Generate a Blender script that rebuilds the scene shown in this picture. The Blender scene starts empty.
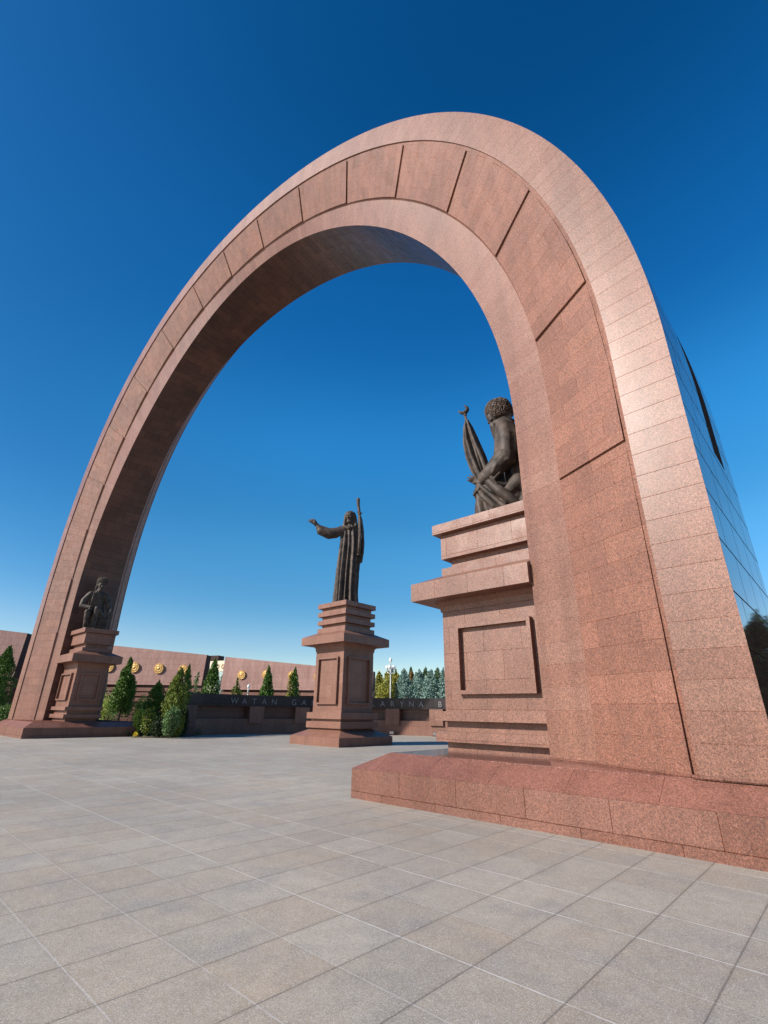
import bpy, bmesh, math, random
import numpy as np
from mathutils import Vector, Matrix
random.seed(7); rng = np.random.default_rng(7)
R = math.radians
scene = bpy.context.scene
col = scene.collection

# ------------------------------------------------------------------ camera
cam_d = bpy.data.cameras.new('camera'); cam = bpy.data.objects.new('camera', cam_d); col.objects.link(cam)
scene.camera = cam
cam_d.sensor_fit = 'HORIZONTAL'; cam_d.sensor_width = 36.0
cam_d.lens = 481.0247 / 768 * 36
cam_d.clip_start = .05; cam_d.clip_end = 3000
PITCH, ROLL, YAW = .394386463, .0153507928, .750630225
fw = Vector((-math.sin(YAW) * math.cos(PITCH), math.cos(YAW) * math.cos(PITCH), math.sin(PITCH)))
rt = Vector((math.cos(YAW), math.sin(YAW), 0)); up = rt.cross(fw)
rt2 = rt * math.cos(ROLL) + up * math.sin(ROLL); up2 = -rt * math.sin(ROLL) + up * math.cos(ROLL)
cam.matrix_world = Matrix(((rt2.x, up2.x, -fw.x, 0), (rt2.y, up2.y, -fw.y, 0), (rt2.z, up2.z, -fw.z, 1.6), (0, 0, 0, 1)))

# ------------------------------------------------------------------ light
SUN_AZ, SUN_EL = 23.5, 32.0          # light travels toward +y, turned this much toward +x
to_sun = Vector((-math.sin(R(SUN_AZ)) * math.cos(R(SUN_EL)), -math.cos(R(SUN_AZ)) * math.cos(R(SUN_EL)), math.sin(R(SUN_EL))))
world = bpy.data.worlds.new("World"); scene.world = world; world.use_nodes = True
wn, wl = world.node_tree.nodes, world.node_tree.links
for n in list(wn): wn.remove(n)
wo = wn.new('ShaderNodeOutputWorld'); bg = wn.new('ShaderNodeBackground'); sky = wn.new('ShaderNodeTexSky')
sky.sky_type = 'NISHITA'; sky.sun_disc = False
sky.sun_elevation = R(SUN_EL); sky.sun_rotation = math.atan2(to_sun.x, to_sun.y)
sky.altitude = 200; sky.air_density = 1.0; sky.dust_density = 0.35; sky.ozone_density = 3.0
hs = wn.new('ShaderNodeHueSaturation'); hs.inputs['Saturation'].default_value = 1.25; hs.inputs['Value'].default_value = 1.0
wl.new(sky.outputs[0], hs.inputs['Color']); gm = wn.new('ShaderNodeGamma'); gm.inputs[1].default_value = 1.3
wl.new(hs.outputs[0], gm.inputs[0]); 
sps = wn.new('ShaderNodeSeparateColor'); cbs = wn.new('ShaderNodeCombineColor'); wl.new(gm.outputs[0], sps.inputs[0])
for ch, (e_, k_, cap) in enumerate(((.45, 2.6, 1.30), (-.03, 1.05, 1.3), (-.11, .93, 1.3))):      # colour response to a deep clear sky: factor = min(k * value^e, cap)
    pw = wn.new('ShaderNodeMath'); pw.operation = 'POWER'; pw.inputs[1].default_value = e_; wl.new(sps.outputs[ch], pw.inputs[0])
    ml = wn.new('ShaderNodeMath'); ml.operation = 'MULTIPLY'; ml.inputs[1].default_value = k_ * .089 ** e_; wl.new(pw.outputs[0], ml.inputs[0])
    mn = wn.new('ShaderNodeMath'); mn.operation = 'MINIMUM'; mn.inputs[1].default_value = cap; wl.new(ml.outputs[0], mn.inputs[0])
    m2 = wn.new('ShaderNodeMath'); m2.operation = 'MULTIPLY'; wl.new(mn.outputs[0], m2.inputs[0]); wl.new(sps.outputs[ch], m2.inputs[1]); wl.new(m2.outputs[0], cbs.inputs[ch])

# clear-air gradient: the band of sky opposite the sun is brightest at middle heights and deep near the zenith
wtc = wn.new('ShaderNodeTexCoord'); wsp = wn.new('ShaderNodeSeparateXYZ'); wl.new(wtc.outputs['Generated'], wsp.inputs[0])
gr = wn.new('ShaderNodeValToRGB'); gr.color_ramp.interpolation = 'EASE'
els = [(0.0, (1, 1, 1)), (.10, (1.0, 1.0, 1.0)), (.17, (1.05, 1.04, 1.0)), (.34, (1.7, 1.42, 1.24)), (.515, (2.0, 1.80, 1.60)), (.70, (1.1, 1.42, 1.42)), (.93, (.6, 1.02, 1.0))]
while len(gr.color_ramp.elements) < len(els): gr.color_ramp.elements.new(.5)
for e, (p_, c_) in zip(gr.color_ramp.elements, els): e.position = p_; e.color = (c_[0] / 3, c_[1] / 3, c_[2] / 3, 1)
wl.new(wsp.outputs[2], gr.inputs[0])
g3 = wn.new('ShaderNodeVectorMath'); g3.operation = 'SCALE'; g3.inputs[3].default_value = 3.0; wl.new(gr.outputs[0], g3.inputs[0])
dt = wn.new('ShaderNodeVectorMath'); dt.operation = 'DOT_PRODUCT'; wl.new(wtc.outputs['Generated'], dt.inputs[0])
dt.inputs[1].default_value = (-to_sun.x, -to_sun.y, 0)
mrr = wn.new('ShaderNodeMapRange'); mrr.interpolation_type = 'SMOOTHSTEP'; mrr.inputs[1].default_value = -.35; mrr.inputs[2].default_value = .25; wl.new(dt.outputs['Value'], mrr.inputs[0])
mg = wn.new('ShaderNodeMix'); mg.data_type = 'RGBA'; mg.inputs[6].default_value = (1, 1, 1, 1); wl.new(mrr.outputs[0], mg.inputs[0]); wl.new(g3.outputs[0], mg.inputs[7])
mm = wn.new('ShaderNodeMix'); mm.data_type = 'RGBA'; mm.blend_type = 'MULTIPLY'; mm.inputs[0].default_value = 1; wl.new(cbs.outputs[0], mm.inputs[6]); wl.new(mg.outputs[2], mm.inputs[7])
wl.new(mm.outputs[2], bg.inputs[0]); wl.new(bg.outputs[0], wo.inputs[0])
bg.inputs[1].default_value = .068
sd = bpy.data.lights.new('sun', 'SUN'); sd.energy = 5.0; sd.angle = R(.53); sd.color = (1, .95, .87)
so = bpy.data.objects.new('sun', sd); col.objects.link(so)
so.rotation_euler = to_sun.to_track_quat('Z', 'Y').to_euler()
scene.view_settings.view_transform = 'Standard'; scene.view_settings.look = 'None'
scene.view_settings.exposure = 0.4; scene.view_settings.gamma = 1

# ------------------------------------------------------------------ materials
def new_mat(name):
    m = bpy.data.materials.new(name); m.use_nodes = True
    nt = m.node_tree; b = nt.nodes['Principled BSDF']
    return m, nt.nodes, nt.links, b
def mathn(N, L, op, a, b=None, c=None):
    n = N.new('ShaderNodeMath'); n.operation = op
    for i, v in enumerate((a, b, c)):
        if v is None: continue
        if isinstance(v, (int, float)): n.inputs[i].default_value = v
        else: L.new(v, n.inputs[i])
    return n.outputs[0]
def mixc(N, L, fac, a, b, mode='MIX'):
    n = N.new('ShaderNodeMix'); n.data_type = 'RGBA'; n.blend_type = mode
    for s, v in ((n.inputs[0], fac), (n.inputs[6], a), (n.inputs[7], b)):
        if isinstance(v, (int, float)): s.default_value = v
        elif isinstance(v, tuple): s.default_value = (*v, 1)
        else: L.new(v, s)
    return n.outputs[2]
def ramp(N, L, src, p0, p1, c0=(0, 0, 0), c1=(1, 1, 1)):
    n = N.new('ShaderNodeValToRGB'); e = n.color_ramp.elements
    e[0].position, e[1].position = p0, p1; e[0].color = (*c0, 1); e[1].color = (*c1, 1)
    L.new(src, n.inputs[0]); return n.outputs[0]

def granite(name, c1, c2, bw, bh, rough=.35, rough2=None, speck=1.0, mortar=.006, offset=.5, coat=0.0, mcol=None, spec=.5, blotch=.12, bumpy=.0006, jt=.68, jb=.6):
    """stone slabs laid in courses (UV in metres), speckled with dark and pale grains"""
    m, N, L, b = new_mat(name)
    uv = N.new('ShaderNodeUVMap'); uv.uv_map = 'UVMap'
    tc = N.new('ShaderNodeTexCoord')
    br = N.new('ShaderNodeTexBrick'); L.new(uv.outputs[0], br.inputs['Vector'])
    br.offset = offset; br.inputs['Scale'].default_value = 1; br.inputs['Brick Width'].default_value = bw
    br.inputs['Row Height'].default_value = bh; br.inputs['Mortar Size'].default_value = mortar; br.inputs['Mortar Smooth'].default_value = 0
    br.inputs['Color1'].default_value = (*c1, 1); br.inputs['Color2'].default_value = (*c2, 1); br.inputs['Bias'].default_value = 0
    mc = mcol or tuple(v * jt for v in c1); br.inputs['Mortar'].default_value = (*mc, 1)
    colr = br.outputs['Color']
    no = N.new('ShaderNodeTexNoise'); no.inputs['Scale'].default_value = .35; no.inputs['Detail'].default_value = 6
    L.new(tc.outputs['Object'], no.inputs['Vector'])
    bl = ramp(N, L, no.outputs[0], .3, .7, (1 - blotch,) * 3, (1 + blotch,) * 3)
    colr = mixc(N, L, 1.0, colr, bl, 'MULTIPLY')
    mp = N.new('ShaderNodeMapping'); mp.inputs['Scale'].default_value = (2.2, 2.2, .16); L.new(tc.outputs['Object'], mp.inputs['Vector'])
    ns = N.new('ShaderNodeTexNoise'); ns.inputs['Scale'].default_value = 1.0; ns.inputs['Detail'].default_value = 7; L.new(mp.outputs[0], ns.inputs['Vector'])
    colr = mixc(N, L, 1.0, colr, ramp(N, L, ns.outputs[0], .36, .60, (.86, .85, .84), (1.03, 1.03, 1.03)), 'MULTIPLY')
    if speck:
        v = N.new('ShaderNodeTexVoronoi'); v.inputs['Scale'].default_value = 120; v.voronoi_dimensions = '3D'
        L.new(tc.outputs['Object'], v.inputs['Vector'])
        sep = N.new('ShaderNodeSeparateColor'); L.new(v.outputs['Color'], sep.inputs[0])
        dk = ramp(N, L, sep.outputs[0], .17, .22, (1, 1, 1), (0, 0, 0))
        lt = ramp(N, L, sep.outputs[1], .86, .92)
        colr = mixc(N, L, mathn(N, L, 'MULTIPLY', dk, .85 * speck), colr, (.035, .025, .025))
        colr = mixc(N, L, mathn(N, L, 'MULTIPLY', lt, .35 * speck), colr, (.52, .36, .30))
        v2 = N.new('ShaderNodeTexVoronoi'); v2.inputs['Scale'].default_value = 78; L.new(tc.outputs['Object'], v2.inputs['Vector'])
        s2 = N.new('ShaderNodeSeparateColor'); L.new(v2.outputs['Color'], s2.inputs[0])
        colr = mixc(N, L, 1.0, colr, ramp(N, L, s2.outputs[2], .1, .9, (1 - .68 * speck,) * 3, (1 + .60 * speck,) * 3), 'MULTIPLY')
    L.new(colr, b.inputs['Base Color'])
    n3 = N.new('ShaderNodeTexNoise'); n3.inputs['Scale'].default_value = 3; n3.inputs['Detail'].default_value = 4
    L.new(tc.outputs['Object'], n3.inputs['Vector'])
    mr = N.new('ShaderNodeMapRange'); L.new(n3.outputs[0], mr.inputs[0]); mr.inputs[1].default_value = .3; mr.inputs[2].default_value = .7
    mr.inputs[3].default_value = rough * (.85 if rough2 is None or rough2 > rough * 1.1 else .97); mr.inputs[4].default_value = rough2 or rough * 1.2
    L.new(mr.outputs[0], b.inputs['Roughness'])
    L.new(mathn(N, L, 'MULTIPLY', mathn(N, L, 'SUBTRACT', 1.0, br.outputs['Fac']), spec), b.inputs['Specular IOR Level'])
    b.inputs['Coat Weight'].default_value = coat; b.inputs['Coat Roughness'].default_value = .06
    # joint + grain relief
    bp = N.new('ShaderNodeBump'); bp.inputs['Strength'].default_value = .6; bp.inputs['Distance'].default_value = .004
    n4 = N.new('ShaderNodeTexNoise'); n4.inputs['Scale'].default_value = 120; L.new(tc.outputs['Object'], n4.inputs['Vector'])
    h = mathn(N, L, 'MULTIPLY_ADD', br.outputs['Fac'], -jb, mathn(N, L, 'MULTIPLY', n4.outputs[0], bumpy / .004))
    L.new(h, bp.inputs['Height']); L.new(bp.outputs[0], b.inputs['Normal'])
    return m

G1 = (.385, .168, .125)
M = {}
M['band'] = granite('polished_pink_granite', (0.218, 0.097, 0.064), (0.244, 0.121, 0.084), 30, .41, rough=.40, rough2=.42, speck=.55, mortar=.004, spec=.36, jt=.84, jb=.25)
M['panel'] = granite('flamed_red_granite', (0.191, 0.074, 0.044), (0.247, 0.100, 0.061), 1.05, .46, rough=.62, speck=.6, mortar=.004, jt=.82)
M['ped'] = granite('pedestal_granite', (0.193, 0.080, 0.049), (0.233, 0.106, 0.069), .95, .62, rough=.5, speck=.6, mortar=.004, jt=.8)
M['plinth'] = granite('plinth_red_granite', (0.168, 0.062, 0.038), (0.191, 0.079, 0.052), 1.28, .42, rough=.45, speck=.52, jt=.6, mortar=.006, offset=0.35, blotch=.16)
M['plinth_top'] = granite('honed_plinth_granite', (.205, .083, .058), (.230, .098, .070), 1.28, 3.0, rough=.42, speck=.5, mortar=.005, spec=.3, blotch=.12, jt=.6)
M['plinth_flat'] = granite('mirror_polished_granite', (.20, .075, .06), (.22, .085, .065), 1.2, 1.2, rough=.12, speck=.8, mortar=.004, spec=.5)
M['soffit'] = granite('shaded_soffit_granite', (0.058, 0.021, 0.014), (0.106, 0.041, 0.027), 1.1, .55, rough=.42, speck=.4, mortar=.006, blotch=.3)  # shade under the arch put into a darker stone colour
M['outer'] = granite('dark_polished_granite', (.10, .045, .035), (.13, .06, .045), 1.3, .8, rough=.025, rough2=.04, speck=.3, mortar=.016, coat=0.0, spec=.45, jt=.4, bumpy=.00004)
M['wallstone'] = granite('wall_granite', (0.339, 0.172, 0.134), (0.379, 0.206, 0.164), .6, .6, rough=.55, speck=.4, mortar=.006)
M['black'] = granite('black_granite', (.022, .018, .022), (.030, .024, .028), 1.4, 2.0, rough=.3, speck=.2, mortar=.006, spec=.3)
M['plinth_matte'] = granite('rough_plinth_granite', (.16, .06, .045), (.18, .075, .055), 1.2, 1.2, rough=.9, speck=.8, mortar=.004, spec=0.0)
M['shade_dark_stone'] = granite('shade_dark_granite', (.045, .026, .024), (.055, .032, .028), 1.2, .6, rough=.7, speck=.3, mortar=.006, spec=.15)  # wall-end shade put into the colour; the sign's dark slab uses it too
M['dark'] = granite('dark_red_granite', (0.096, 0.036, 0.027), (0.120, 0.046, 0.036), 1.2, .5, rough=.4, speck=.5, mortar=.006)

def simple(name, c, rough=.6, metal=0, noise=.0, nscale=3.0, spec=.5, c2=None):
    m, N, L, b = new_mat(name)
    b.inputs['Roughness'].default_value = rough; b.inputs['Metallic'].default_value = metal; b.inputs['Specular IOR Level'].default_value = spec
    tc = N.new('ShaderNodeTexCoord'); no = N.new('ShaderNodeTexNoise'); no.inputs['Scale'].default_value = nscale; no.inputs['Detail'].default_value = 5
    L.new(tc.outputs['Object'], no.inputs['Vector'])
    a = tuple(max(0, v * (1 - noise)) for v in c); z = c2 or tuple(min(1, v * (1 + noise)) for v in c)
    L.new(ramp(N, L, no.outputs[0], .3, .7, a, z), b.inputs['Base Color'])
    return m
M['bronze'] = simple('weathered_bronze', (.040, .029, .023), .62, .1, .35, 3.5, spec=.35, c2=(.095, .069, .054))
M['hat_bronze'] = simple('curled_bronze', (.055, .038, .030), .65, .15, .3, 9.0, c2=(.13, .085, .062))
M['gold'] = simple('gilded_metal', (.58, .34, .10), .5, .25, .25, 6.0)
M['cream'] = simple('cream_stone', (.68, .60, .44), .7, 0, .08, 3.0)
M['letter'] = simple('steel_letter', (.17, .165, .17), .45, .4, .1, 8.0)
M['white'] = simple('white_enamel', (.55, .55, .52), .4, 0, .05, 5.0)
M['lampglass'] = simple('opal_glass', (.80, .80, .78), .25, 0, .03, 5.0)
M['bark'] = simple('bark', (.10, .07, .05), .9, 0, .3, 12.0)
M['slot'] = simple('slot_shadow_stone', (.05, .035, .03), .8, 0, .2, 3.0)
M['soil'] = simple('soil', (.12, .09, .06), .95, 0, .3, 2.0)

def leafmat(name, c1, c2, c3=None):
    m, N, L, b = new_mat(name)
    g = N.new('ShaderNodeNewGeometry'); 
    tc = N.new('ShaderNodeTexCoord'); no = N.new('ShaderNodeTexNoise'); no.inputs['Scale'].default_value = 1.6; no.inputs['Detail'].default_value = 3
    L.new(tc.outputs['Object'], no.inputs['Vector'])
    a = mixc(N, L, g.outputs['Random Per Island'], c1, c2)
    c = mixc(N, L, ramp(N, L, no.outputs[0], .45, .65), a, c3 or c2)
    L.new(c, b.inputs['Base Color']); b.inputs['Roughness'].default_value = .6
    b.inputs['Specular IOR Level'].default_value = .3
    try:
        b.inputs['Subsurface Weight'].default_value = 0
    except Exception: pass
    return m
M['thuja'] = leafmat('thuja_leaf', (.04, .10, .015), (.16, .26, .04), (.09, .17, .028))
M['thuja_y'] = leafmat('thuja_yellow_leaf', (.09, .14, .02), (.24, .27, .04), (.15, .19, .035))
M['spruce'] = leafmat('blue_spruce_needle', (.13, .22, .18), (.30, .42, .36), (.18, .28, .22))
M['spruce_g'] = leafmat('green_spruce_needle', (.05, .10, .045), (.13, .20, .09), (.08, .13, .055))
M['larch'] = leafmat('yellowing_leaf', (.17, .19, .02), (.36, .33, .05), (.24, .22, .04))
M['autumn'] = leafmat('rusty_leaf', (.22, .12, .03), (.32, .18, .06), (.20, .12, .04))
M['shrub'] = leafmat('light_shrub_leaf', (.22, .32, .04), (.45, .52, .09), (.32, .40, .06))
M['shrub_g'] = leafmat('grey_green_leaf', (.07, .14, .04), (.19, .29, .10), (.12, .19, .06))
M['darkleaf'] = leafmat('dark_leaf', (.012, .028, .008), (.035, .06, .015), (.02, .035, .01))
M['flower'] = leafmat('yellow_flower', (.6, .42, .02), (.75, .6, .05), (.7, .5, .05))
M['grass'] = leafmat('grass_blade', (.05, .09, .02), (.12, .16, .04), (.09, .11, .03))

# paving: square slabs, pale joints one way and dark joints the other
def paver_mat():
    m, N, L, b = new_mat('granite_paving')
    T = .6522
    tc = N.new('ShaderNodeTexCoord'); sp = N.new('ShaderNodeSeparateXYZ'); L.new(tc.outputs['Object'], sp.inputs[0])
    u = mathn(N, L, 'DIVIDE', mathn(N, L, 'SUBTRACT', sp.outputs[0], -5.0209), T)
    v = mathn(N, L, 'DIVIDE', mathn(N, L, 'SUBTRACT', sp.outputs[1], 3.5497), T)
    fu, fv = mathn(N, L, 'FRACT', u), mathn(N, L, 'FRACT', v)
    du = mathn(N, L, 'MINIMUM', fu, mathn(N, L, 'SUBTRACT', 1.0, fu)); dv = mathn(N, L, 'MINIMUM', fv, mathn(N, L, 'SUBTRACT', 1.0, fv))
    wob = N.new('ShaderNodeTexNoise'); wob.inputs['Scale'].default_value = 9; wob.inputs['Detail'].default_value = 4; L.new(tc.outputs['Object'], wob.inputs['Vector'])
    w = mathn(N, L, 'MULTIPLY_ADD', wob.outputs[0], .019, .001)
    mu = mathn(N, L, 'LESS_THAN', du, mathn(N, L, 'MULTIPLY', w, .9)); mv = mathn(N, L, 'LESS_THAN', dv, mathn(N, L, 'MULTIPLY', w, .95))
    cmb = N.new('ShaderNodeCombineXYZ'); L.new(mathn(N, L, 'FLOOR', u), cmb.inputs[0]); L.new(mathn(N, L, 'FLOOR', v), cmb.inputs[1])
    wnz = N.new('ShaderNodeTexWhiteNoise'); wnz.noise_dimensions = '2D'; L.new(cmb.outputs[0], wnz.inputs['Vector'])
    wsep = N.new('ShaderNodeSeparateColor'); L.new(wnz.outputs['Color'], wsep.inputs[0])
    base = mixc(N, L, ramp(N, L, wsep.outputs[0], 0, 1), (.322, .283, .232), (.385, .343, .287))
    base = mixc(N, L, ramp(N, L, wsep.outputs[1], .55, 1.0), base, (.36, .30, .235))
    # weathering: tan stains, grey drift, dirt near joints
    def noise(s, d=5, r=.55):
        n = N.new('ShaderNodeTexNoise'); n.inputs['Scale'].default_value = s; n.inputs['Detail'].default_value = d; n.inputs['Roughness'].default_value = r
        L.new(tc.outputs['Object'], n.inputs['Vector']); return n.outputs[0]
    base = mixc(N, L, mathn(N, L, 'MULTIPLY', ramp(N, L, noise(.8), .48, .72), .6), base, (.385, .305, .225))
    base = mixc(N, L, 1.0, base, ramp(N, L, noise(.22, 6), .3, .7, (.80, .80, .81), (1.14, 1.12, 1.09)), 'MULTIPLY')
    base = mixc(N, L, mathn(N, L, 'MULTIPLY', ramp(N, L, noise(1.7, 7, .65), .50, .66), .45), base, (.235, .225, .215))
    base = mixc(N, L, 1.0, base, ramp(N, L, noise(4.5, 6, .7), .3, .72, (.88,) * 3, (1.10,) * 3), 'MULTIPLY')
    edge = mathn(N, L, 'MINIMUM', du, dv)
    base = mixc(N, L, 1.0, base, ramp(N, L, mathn(N, L, 'ADD', edge, mathn(N, L, 'MULTIPLY', noise(6), .05)), .02, .09, (.90, .89, .88), (1, 1, 1)), 'MULTIPLY')
    # speckle
    vo = N.new('ShaderNodeTexVoronoi'); vo.inputs['Scale'].default_value = 190; L.new(tc.outputs['Object'], vo.inputs['Vector'])
    vs = N.new('ShaderNodeSeparateColor'); L.new(vo.outputs['Color'], vs.inputs[0])
    base = mixc(N, L, mathn(N, L, 'MULTIPLY', ramp(N, L, vs.outputs[0], .2, .25, (1, 1, 1), (0, 0, 0)), .38), base, (.07, .06, .06))
    base = mixc(N, L, mathn(N, L, 'MULTIPLY', ramp(N, L, vs.outputs[1], .84, .88), .5), base, (.60, .57, .54))
    lm = noise(2.2, 3)
    rowv = N.new('ShaderNodeTexWhiteNoise'); rowv.noise_dimensions = '1D'; L.new(mathn(N, L, 'ROUND', v), rowv.inputs['W'])
    rowf = ramp(N, L, rowv.outputs[0], .3, .7, (.35,) * 3, (1,) * 3)
    mv = mathn(N, L, 'MULTIPLY', mv, rowf)
    base = mixc(N, L, mathn(N, L, 'MULTIPLY', mv, ramp(N, L, lm, .34, .46, (.35,) * 3, (1,) * 3)), base, (.58, .55, .52))
    base = mixc(N, L, mathn(N, L, 'MULTIPLY', mu, .55), base, (.085, .075, .07))
    L.new(base, b.inputs['Base Color']); b.inputs['Roughness'].default_value = .72; b.inputs['Specular IOR Level'].default_value = .35
    bp = N.new('ShaderNodeBump'); bp.inputs['Distance'].default_value = .004; bp.inputs['Strength'].default_value = .7
    hh = mathn(N, L, 'SUBTRACT', mathn(N, L, 'MULTIPLY', vs.outputs[2], .35), mathn(N, L, 'MAXIMUM', mu, mathn(N, L, 'MULTIPLY', mv, .5)))
    L.new(hh, bp.inputs['Height']); L.new(bp.outputs[0], b.inputs['Normal'])
    return m
M['paving'] = paver_mat()

# ------------------------------------------------------------------ object helpers
def tag(o, label=None, cat=None, group=None, kind=None):
    if label: o['label'] = label
    if cat: o['category'] = cat
    if group: o['group'] = group
    if kind: o['kind'] = kind
    return o
def empty(name, loc=(0, 0, 0), rz=0, **k):
    o = bpy.data.objects.new(name, None); o.location = loc; o.rotation_euler = (0, 0, rz); col.objects.link(o)
    o.empty_display_size = .3
    return tag(o, **k)
def link_mesh(name, me, parent=None, loc=None, mats=()):
    o = bpy.data.objects.new(name, me)
    for m in mats: me.materials.append(m)
    col.objects.link(o)
    if parent is not None: o.parent = parent
    if loc: o.location = loc
    return o
def box_uv(me, us=1.0, off=(0, 0)):
    uvl = me.uv_layers.get('UVMap') or me.uv_layers.new(name='UVMap')
    for p in me.polygons:
        n = p.normal
        for li in p.loop_indices:
            c = me.vertices[me.loops[li].vertex_index].co
            if abs(n.z) > .8: uv = (c.x, c.y)
            else:
                h = Vector((-n.y, n.x, 0)).normalized(); uv = (c.dot(h), c.z if abs(n.z) < .35 else math.hypot(c.z, 0) * 1.3)
            uvl.data[li].uv = (uv[0] * us + off[0], uv[1] * us + off[1])
class MB:
    def __init__(s): s.bm = bmesh.new()
    def box(s, x0, x1, y0, y1, z0, z1, bevel=0.0, mi=0):
        v = [s.bm.verts.new(p) for p in ((x0, y0, z0), (x1, y0, z0), (x1, y1, z0), (x0, y1, z0), (x0, y0, z1), (x1, y0, z1), (x1, y1, z1), (x0, y1, z1))]
        fs = [s.bm.faces.new([v[i] for i in f]) for f in ((3, 2, 1, 0), (4, 5, 6, 7), (0, 1, 5, 4), (1, 2, 6, 5), (2, 3, 7, 6), (3, 0, 4, 7))]
        for f in fs: f.material_index = mi
        if bevel:
            bmesh.ops.bevel(s.bm, geom=list({e for f in fs for e in f.edges}), offset=bevel, segments=1, affect='EDGES')
        return fs
    def frustum(s, r0, z0, r1, z1, mi=0):      # r = (x0,x1,y0,y1)
        v = [s.bm.verts.new(p) for p in ((r0[0], r0[2], z0), (r0[1], r0[2], z0), (r0[1], r0[3], z0), (r0[0], r0[3], z0), (r1[0], r1[2], z1), (r1[1], r1[2], z1), (r1[1], r1[3], z1), (r1[0], r1[3], z1))]
        for f in ((3, 2, 1, 0), (4, 5, 6, 7), (0, 1, 5, 4), (1, 2, 6, 5), (2, 3, 7, 6), (3, 0, 4, 7)):
            fc = s.bm.faces.new([v[i] for i in f]); fc.material_index = mi
    def cyl(s, p0, p1, r0, r1=None, n=12, caps=True, mi=0):
        p0, p1 = Vector(p0), Vector(p1); r1 = r0 if r1 is None else r1
        d = (p1 - p0).normalized(); a = d.orthogonal().normalized(); b = d.cross(a)
        A = [s.bm.verts.new(p0 + (a * math.cos(2 * math.pi * i / n) + b * math.sin(2 * math.pi * i / n)) * r0) for i in range(n)]
        B = [s.bm.verts.new(p1 + (a * math.cos(2 * math.pi * i / n) + b * math.sin(2 * math.pi * i / n)) * r1) for i in range(n)]
        for i in range(n):
            f = s.bm.faces.new((A[i], A[(i + 1) % n], B[(i + 1) % n], B[i])); f.material_index = mi; f.smooth = True
        if caps:
            s.bm.faces.new(A[::-1]).material_index = mi; s.bm.faces.new(B).material_index = mi
    def ball(s, c, r, rot=None, n=16):
        r = (r, r, r) if isinstance(r, (int, float)) else r
        mt = Matrix.Translation(c) @ (rot.to_4x4() if rot else Matrix.Identity(4)) @ Matrix.Diagonal((*r, 1))
        g = bmesh.ops.create_uvsphere(s.bm, u_segments=n, v_segments=max(6, n // 2), radius=1, matrix=mt)
        for v in g['verts']:
            for f in v.link_faces: f.smooth = True
    def caps(s, p0, p1, r0, r1, n=14):      # rounded limb
        s.ball(p0, r0, n=n); s.ball(p1, r1, n=n); s.cyl(p0, p1, r0, r1, n=n)
    def limb(s, pts, rs):
        for i in range(len(pts) - 1): s.caps(pts[i], pts[i + 1], rs[i], rs[i + 1])
    def loft(s, rings, smooth=True):
        V = [[s.bm.verts.new(p) for p in r] for r in rings]; n = len(V[0])
        for a, b in zip(V[:-1], V[1:]):
            for i in range(n):
                f = s.bm.faces.new((a[i], a[(i + 1) % n], b[(i + 1) % n], b[i])); f.smooth = smooth
        s.bm.faces.new(V[0][::-1]); s.bm.faces.new(V[-1])
    def build(s, name, mats, parent=None, uv=True, recalc=False, loc=None, off=(0, 0)):
        if recalc: bmesh.ops.recalc_face_normals(s.bm, faces=s.bm.faces)
        me = bpy.data.meshes.new(name); s.bm.to_mesh(me); s.bm.free(); me.update()
        if uv: box_uv(me, off=off)
        mats = mats if isinstance(mats, (list, tuple)) else (mats,)
        return link_mesh(name, me, parent, loc, mats)

# ------------------------------------------------------------------ ground
GS = 700
me = bpy.data.meshes.new('ground')
me.from_pydata([(-GS, -GS, 0), (GS, -GS, 0), (GS, GS, 0), (-GS, GS, 0)], [], [(0, 1, 2, 3)])
tag(link_mesh('paved_ground', me, mats=(M['paving'],)), kind='structure')

# ------------------------------------------------------------------ the arch
CX, CZ, YC = -20.55, 8.0, 10.75
CO = {'O': [19.865, -.456, -.104, .49, -.176], 'A': [18.917, -.43, -.087, .455, -.155], 'B': [17.303, -.352, -.134, .3, -.067],
      'I': [16.354, -.282, -.198, -.018, .194], 'K': [16.506, -.507, .011, .206, -.166]}
def rad(c, ph): return sum(a * math.cos(k * ph) for k, a in enumerate(CO[c]))
LEG0 = .86
def cpt(c, t):
    """t<0: right leg (t metres below the springing), 0..pi: arc, >pi: left leg"""
    if t < 0: r = rad(c, 0); return CX + r, CZ + t
    if t > math.pi: r = rad(c, math.pi); return CX - r, CZ - (t - math.pi)
    r = rad(c, t); return CX + r * math.cos(t), CZ + r * math.sin(t)
def P(c, y, t, dr=0.0):
    x, z = cpt(c, t)
    if dr:
        a = 0 if t < 0 else (math.pi if t > math.pi else t)
        x += dr * math.cos(a); z += dr * math.sin(a)
    return Vector((x, y, z))
NL = CZ - LEG0
TS = [-NL + NL * i / 10 for i in range(10)] + [math.pi * i / 150 for i in range(151)] + [math.pi + NL * i / 10 for i in range(1, 11)]
def slen(t): return (t if t < 0 else (18.2 * t if t <= math.pi else 18.2 * math.pi + (t - math.pi))) + NL
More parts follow.
